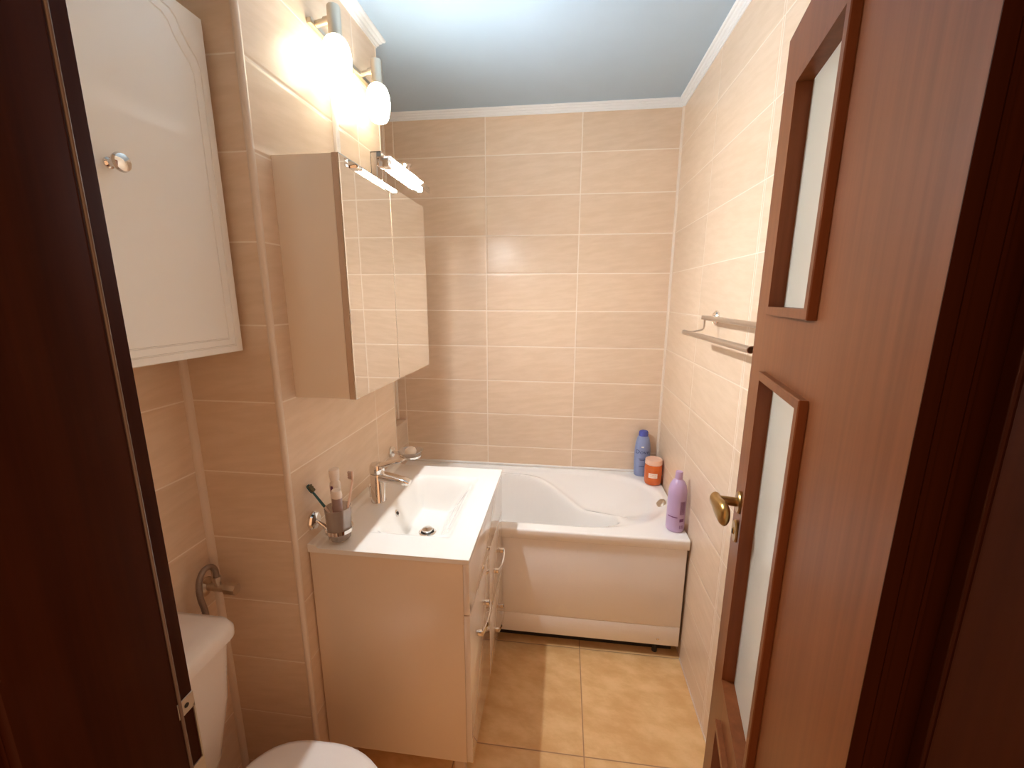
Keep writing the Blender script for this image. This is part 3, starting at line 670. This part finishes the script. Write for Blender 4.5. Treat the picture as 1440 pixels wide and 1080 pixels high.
MB().lathe([(0.013, 0), (0.013, .004), (0.0115, .006), (0.0115, .009), (0.0125, .011), (0.0125, .015), (0.018, .021), (0.018, .0235)], (LX + .005, 1.350, 1.957), (0, 0, 1), 24).build('arm_boss', M['chrome'], ml)

# ------------------------------------------------------------------ two-bulb wall lamp
BXc, BZc = -0.660, 2.326
wl = thing('wall_lamp', 'satin nickel bar with two lit opal glass lamps above the mirror cabinet', 'lamp', (XL, 1.43, BZc))
MB().box(XL, XL + .014, 1.246, 1.615, BZc - .0075, BZc + .0075, .002).build('bar', M['satin'], wl)
for y in (1.272, 1.541):
    a_ = MB().cyl((XL + .010, y, BZc + .002), (BXc - .014, y, BZc + .010), .0085, seg=18).cyl((BXc - .030, y, BZc + .008), (BXc - .012, y, BZc + .010), .0105, seg=18).build('arm', M['satin'], wl)
    s_ = MB().lathe([(0.017, 0), (0.0185, .002), (0.0185, .072), (0.0165, .076), (0.004, .077)], (BXc, y, 2.293), (0, 0, 1), 28).build('socket', M['satin'], wl)
    prof = [(0.0, -.118), (0.018, -.117), (0.027, -.112), (0.0330, -.100), (0.0385, -.078), (0.0405, -.055), (0.0385, -.032), (0.0330, -.014), (0.0260, -.004), (0.0185, .0005)]
    g_ = MB().lathe(prof, (BXc, y, 2.293), (0, 0, 1), 32, cap0=False).build('glass_shade', M['bulb'], wl)
    g_['label'] = 'glowing opal glass shade'
tag(MB().box(XL, XL + .011, 1.343, 1.366, MZ1 + .001, BZc - .009, .002).build('cable_cover', M['white_plastic'], loc=(XL, 1.355, 1.93)), 'slim white cable cover running from lamp bar down to mirror cabinet', 'cable cover')

# ------------------------------------------------------------------ bathtub
TX0, TX1, TYF, TYB, TZ = -0.986, 0.546, 1.6545, 2.3425, 0.590
tub = thing('bathtub', 'white built-in bathtub along the back wall', 'bathtub', (-0.22, 2.0, 0.03))
CYT, HB = 2.0125, 0.3075
def rparam(x, y):
    ry = abs(y - CYT) / HB
    if x > 0.10: rx = (x - 0.10) / 0.42
    elif x < -0.62: rx = (-0.62 - x) / 0.30
    else: rx = 0
    n = 2.3
    return (rx ** n + ry ** n) ** (1 / n)
WELL = [(-0.86, 2.255), (-0.55, 2.268), (-0.33, 2.268), (-0.19, 2.250), (-0.085, 2.208), (0.012, 2.120), (0.105, 2.030), (0.185, 1.968), (0.262, 1.890), (0.290, 1.82), (0.270, 1.755), (0.20, 1.735), (0.0, 1.728), (-0.84, 1.735), (-0.875, 1.80), (-0.88, 2.18)]
def chaikin(P, k):
    for _ in range(k):
        Q = []
        for a, b in zip(P, P[1:] + P[:1]): Q += [(a[0] * .75 + b[0] * .25, a[1] * .75 + b[1] * .25), (a[0] * .25 + b[0] * .75, a[1] * .25 + b[1] * .75)]
        P = Q
    return P
WELL = chaikin(WELL, 2)
def sdist(x, y):
    best = 1e9; inside = False
    for (ax, ay), (bx, by) in zip(WELL, WELL[1:] + WELL[:1]):
        ex, ey = bx - ax, by - ay; L = ex * ex + ey * ey
        t = max(0, min(1, ((x - ax) * ex + (y - ay) * ey) / L)); dx, dy = x - ax - t * ex, y - ay - t * ey
        best = min(best, dx * dx + dy * dy)
        if (ay > y) != (by > y) and x < (bx - ax) * (y - ay) / (by - ay) + ax: inside = not inside
    return math.sqrt(best) * (1 if inside else -1)
def tub_z(x, y):
    r = rparam(x, y); d = (1 - r) * 0.3
    if d <= -0.02: return TZ
    roll = 0.010 * smooth01(-0.008, 0.026, d)
    g = 1 - 0.95 * smooth01(0.14, 0.36, x) * (1 - smooth01(1.73, 1.93, y))
    zs = TZ - g * (roll + max(0, d - 0.005) * 0.36)
    w = sdist(x, y)
    floor = 0.20
    k = smooth01(0.0, 0.10, w)
    ridge = 0.020 * math.exp(-(w / 0.030) ** 2) * smooth01(0.02, 0.08, d) * smooth01(1.76, 1.88, y)
    return zs - (zs - floor) * k + ridge
NX, NY = 190, 92
tx = [TX0 + (TX1 - TX0) * i / NX for i in range(NX + 1)]; ty = [TYF + (TYB - TYF) * j / NY for j in range(NY + 1)]
tb_ = MB(); tb_.grid([[Vector((x, y, tub_z(x, y))) for x in tx] for y in ty])
# rounded front lip and its return
lip = []
for a in range(7):
    t = a / 6 * PI / 2; lip.append([Vector((x, TYF - .008 * math.sin(t), TZ - .008 * (1 - math.cos(t)))) for x in tx])
lip.append([Vector((x, TYF - .008, 0.547)) for x in tx]); lip.append([Vector((x, TYF - .006, 0.545)) for x in tx]); lip.append([Vector((x, TYF + .012, 0.545)) for x in tx])
tb_.grid(lip[::-1])
for X in (TX0, TX1):
    tb_.grid([[Vector((X, y, TZ)) for y in ty], [Vector((X, y, 0.545)) for y in ty]])
tb_.grid([[Vector((x, TYB, TZ)) for x in tx], [Vector((x, TYB, 0.545)) for x in tx]])
tb_.build('shell', M['acrylic'], tub, angle=50, weld=True)
MB().box(TX0, TX1 - .004, TYF + .004, TYF + .020, 0.160, 0.543, .0025).build('front_panel', M['panel'], tub)
lo = MB().box(TX0, TX1 - .004, TYF + .0045, TYF + .020, 0.062, 0.1585, .0025).build('lower_panel', M['panel'], tub)
MB().lathe([(0.006, 0), (0.006, .001), (0.004, .0028), (0, .003)], (0.452, TYF + .0045, 0.093), (0, -1, 0), 16, cap1=False).build('panel_screw', M['chrome'], lo)
MB().box(TX0 + .02, TX1 - .02, TYF + .055, TYF + .065, 0.0, 0.545).build('support_board', M['dark'], tub)
for x in (-0.75, 0.45):
    MB().cyl((x, TYF + .04, 0.0), (x, TYF + .04, 0.20), .012, seg=12).build('foot', M['dark'], tub)
ovr = MB().lathe([(0.030, 0), (0.030, .008), (0.025, .014), (0.008, .016), (0, .016)], (0.503, 1.985, 0.574), (-0.75, 0, 0.66), 24, cap1=False).build('overflow_cover', M['satin'], tub)
ovr['label'] = 'small round overflow cover'

# ------------------------------------------------------------------ bottles on the rim
def text_mesh(s, size):
    cu = bpy.data.curves.new('lettering', 'FONT'); cu.body = s; cu.size = size; cu.align_x = 'CENTER'; cu.align_y = 'CENTER'; cu.resolution_u = 3
    o = bpy.data.objects.new('lettering', cu); COL.objects.link(o)
    dg = bpy.context.evaluated_depsgraph_get(); dg.update()
    me = bpy.data.meshes.new_from_object(o.evaluated_get(dg)); bpy.data.objects.remove(o); bpy.data.curves.remove(cu)
    return me
def wrap_text(s, size, centre, rx, ry, face, zc, name, mat, parent, shear=0.0):
    """lettering laid on an oval bottle; face = angle of the direction it looks to"""
    me = text_mesh(s, size); m = MB(); m.bm.from_mesh(me); bpy.data.meshes.remove(me)
    R = (rx + ry) / 2
    for v in m.bm.verts:
        a = face + (v.co.x + shear * v.co.y) / R; z = zc + v.co.y
        v.co = Vector((centre[0] + (rx + .0006) * math.cos(a), centre[1] + (ry + .0006) * math.sin(a), z))
    return m.build(name, M[mat], parent)
def label_patch(centre, rx, ry, a0, a1, z0, z1, name, mat, parent, n=14, off=.0005):
    rows = [[Vector((centre[0] + (rx + off) * math.cos(a0 + (a1 - a0) * i / n), centre[1] + (ry + off) * math.sin(a0 + (a1 - a0) * i / n), z)) for i in range(n + 1)] for z in (z0, z1)]
    return MB().grid(rows).build(name, M[mat], parent)
SEE = math.radians(-102)    # direction from the tub corner back to the doorway
TZ0 = TZ; TZ = TZ + 0.0006
bx, by, bz = 0.458, 2.306, TZ
bb = thing('toiletry_bottle', 'pale blue bottle with dark blue cap in the back corner of the bathtub rim', 'bottle', (bx, by, bz))
MB().lathe([(0.035, 0), (0.0395, .004), (0.041, .02), (0.0435, .09), (0.0435, .150), (0.040, .190), (0.033, .222), (0.027, .234), (0.024, .236)], (bx, by, bz), (0, 0, 1), 36, sx=1.0, sy=0.72).build('body', M['blue_bottle'], bb)
MB().lathe([(0.0255, .234), (0.0262, .240), (0.0255, .256), (0.022, .263), (0.012, .267), (0, .2675)], (bx, by, bz), (0, 0, 1), 32, sx=1.0, sy=0.80, cap1=False).build('cap', M['blue_cap'], bb)
SB = math.radians(-97)
wrap_text('Dove', 0.032, (bx, by), .0436, .0315, SB, bz + .146, 'brand_lettering', 'navy_ink', bb, shear=.08)
label_patch((bx, by), .0432, .0312, SB - .16, SB + .16, bz + .172, bz + .180, 'emblem', 'white_ink', bb)
for z, wd in ((.105, .42), (.098, .30), (.060, .34)):
    label_patch((bx, by), .0434, .0314, SB - wd, SB + wd, bz + z, bz + z + .0035, 'small_print', 'navy_ink', bb)
jx, jy = 0.5015, 2.203
jr = thing('cosmetic_jar', 'orange jar with peach lid standing before the blue bottle', 'jar', (jx, jy, TZ))
MB().lathe([(0.036, 0), (0.042, .004), (0.0455, .014), (0.0465, .06), (0.0465, .100), (0.044, .112), (0.041, .114)], (jx, jy, TZ), (0, 0, 1), 36).build('body', M['orange'], jr)
MB().lathe([(0.0425, .112), (0.0445, .114), (0.0445, .136), (0.0425, .140), (0.036, .141), (0.034, .139), (0, .139)], (jx, jy, TZ), (0, 0, 1), 36, cap1=False).build('lid', M['peach'], jr)
label_patch((jx, jy), .0465, .0465, SEE - .50, SEE + .50, TZ + .046, TZ + .072, 'label_sticker', 'amber_label', jr)
for z in (.054, .063): label_patch((jx, jy), .0465, .0465, SEE - .36, SEE + .36, TZ + z, TZ + z + .0015, 'small_print', 'orange', jr, off=.0008)
ux_, uy_ = 0.5040, 1.738
pb = thing('toiletry_bottle', 'tall lilac bottle at the front corner of the bathtub rim', 'bottle', (ux_, uy_, TZ))
MB().lathe([(0.033, 0), (0.037, .004), (0.0385, .012), (0.0385, .160), (0.0375, .185), (0.033, .208), (0.025, .224), (0.017, .232), (0.0145, .235)], (ux_, uy_, TZ), (0, 0, 1), 36).build('body', M['lilac'], pb)
MB().lathe([(0.0150, .234), (0.0158, .238), (0.0150, .262), (0.0135, .268), (0.006, .270), (0, .270)], (ux_, uy_, TZ), (0, 0, 1), 28, cap1=False).build('cap', M['lilac_cap'], pb)
SP = math.radians(-107)
label_patch((ux_, uy_), .0385, .0385, SP - .88, SP + .22, TZ + .070, TZ + .0745, 'stripe', 'plum_ink', pb)
for i in range(6):
    a = SP + .44 + i * .105
    label_patch((ux_, uy_), .0385, .0385, a, a + .055, TZ + .085, TZ + .145, 'small_print', 'plum_ink', pb, n=3)
label_patch((ux_, uy_), .0385, .0385, SP + .46, SP + 1.0, TZ + .052, TZ + .066, 'small_print', 'plum_ink', pb)
for i in range(4):
    a = SP + .50 + i * .13
    label_patch((ux_, uy_), .0385, .0385, a, a + .06, TZ + .020, TZ + .036, 'small_print', 'plum_ink', pb, n=3)

# ------------------------------------------------------------------ towel rack on the right wall
tr = thing('towel_rack', 'steel two-rail towel rack on the right wall beside the open door', 'towel rack', (XR, 1.35, 1.51))
for y in (1.622, 1.100):
    MB().lathe([(0.026, 0), (0.026, .006), (0.021, .011), (0.010, .012)], (XR, y, 1.510), (-1, 0, 0), 8).cyl((XR - .008, y, 1.510), (XR - .052, y, 1.510), .0075, seg=16).build('wall_plate', M['chrome'], tr)
MB().tube([(0.5000, 1.604, 1.511), (0.4985, 1.600, 1.511), (0.4985, 1.10, 1.510), (0.4985, 1.068, 1.510)], .0082, 16).build('upper_rail', M['rail'], tr)
MB().tube([(0.4985, 1.582, 1.506), (0.4985, 1.582, 1.474), (0.492, 1.582, 1.467), (0.45, 1.590, 1.458)], .0032, 10, 1).build('hook', M['rail'], tr)
MB().tube([(0.4985, 1.085, 1.506), (0.4985, 1.085, 1.474), (0.492, 1.085, 1.467), (0.45, 1.085, 1.460)], .0032, 10, 1).build('hook', M['rail'], tr)
lr = MB(); seg = 20; y0, y1 = 1.046, 1.614
R = []
for y, r in ((y1 + .006, .004), (y1 + .002, .0078), (y1, .0088), (y0, .0088), (y0, .0070), (y0 + .05, .0070)):
    R.append([Vector((0.440 + r * math.cos(2 * PI * j / seg), y, (1.4565 if y > 1.3 else 1.4585) + r * math.sin(2 * PI * j / seg))) for j in range(seg)])
lr.rings(R, True, True).build('lower_rail', M['rail'], tr)

# ------------------------------------------------------------------ world, camera, colour
wd = bpy.data.worlds.new('World'); SC.world = wd; wd.use_nodes = True
bg = wd.node_tree.nodes['Background']; bg.inputs[0].default_value = (1.0, 0.52, 0.26, 1); bg.inputs[1].default_value = 0.29  # added warm ambient, an assumed hall glow lifting the doorway-facing surfaces

cam = bpy.data.cameras.new('Camera'); co = bpy.data.objects.new('Camera', cam); COL.objects.link(co)
cam.sensor_width = 36; cam.lens = 586.66 * 36 / 1440; cam.clip_start = 0.02
yaw, pitch, roll = -0.12312, 0.20297, -0.00314
cy, sy, cp, sp_a = math.cos(yaw), math.sin(yaw), math.cos(pitch), math.sin(pitch)
F = Vector((sy * cp, cy * cp, -sp_a)); Rr = Vector((cy, -sy, 0)); Dn = F.cross(Rr)
R2 = Rr * math.cos(roll) + Dn * math.sin(roll); D2 = -Rr * math.sin(roll) + Dn * math.cos(roll)
co.matrix_world = Matrix(((R2.x, -D2.x, -F.x, 0), (R2.y, -D2.y, -F.y, 0), (R2.z, -D2.z, -F.z, 1.5772), (0, 0, 0, 1)))
SC.camera = co
vs = SC.view_settings
SC.display_settings.display_device = 'sRGB'
vs.view_transform = 'Standard'; vs.look = 'None'; vs.gamma = 1.0; vs.use_curve_mapping = False; vs.exposure = 1.92
cyc = SC.cycles
cyc.use_denoising = True; cyc.max_bounces = 14; cyc.diffuse_bounces = 8; cyc.glossy_bounces = 8; cyc.transparent_max_bounces = 16
cyc.sample_clamp_indirect = 12.0; cyc.blur_glossy = 0.4
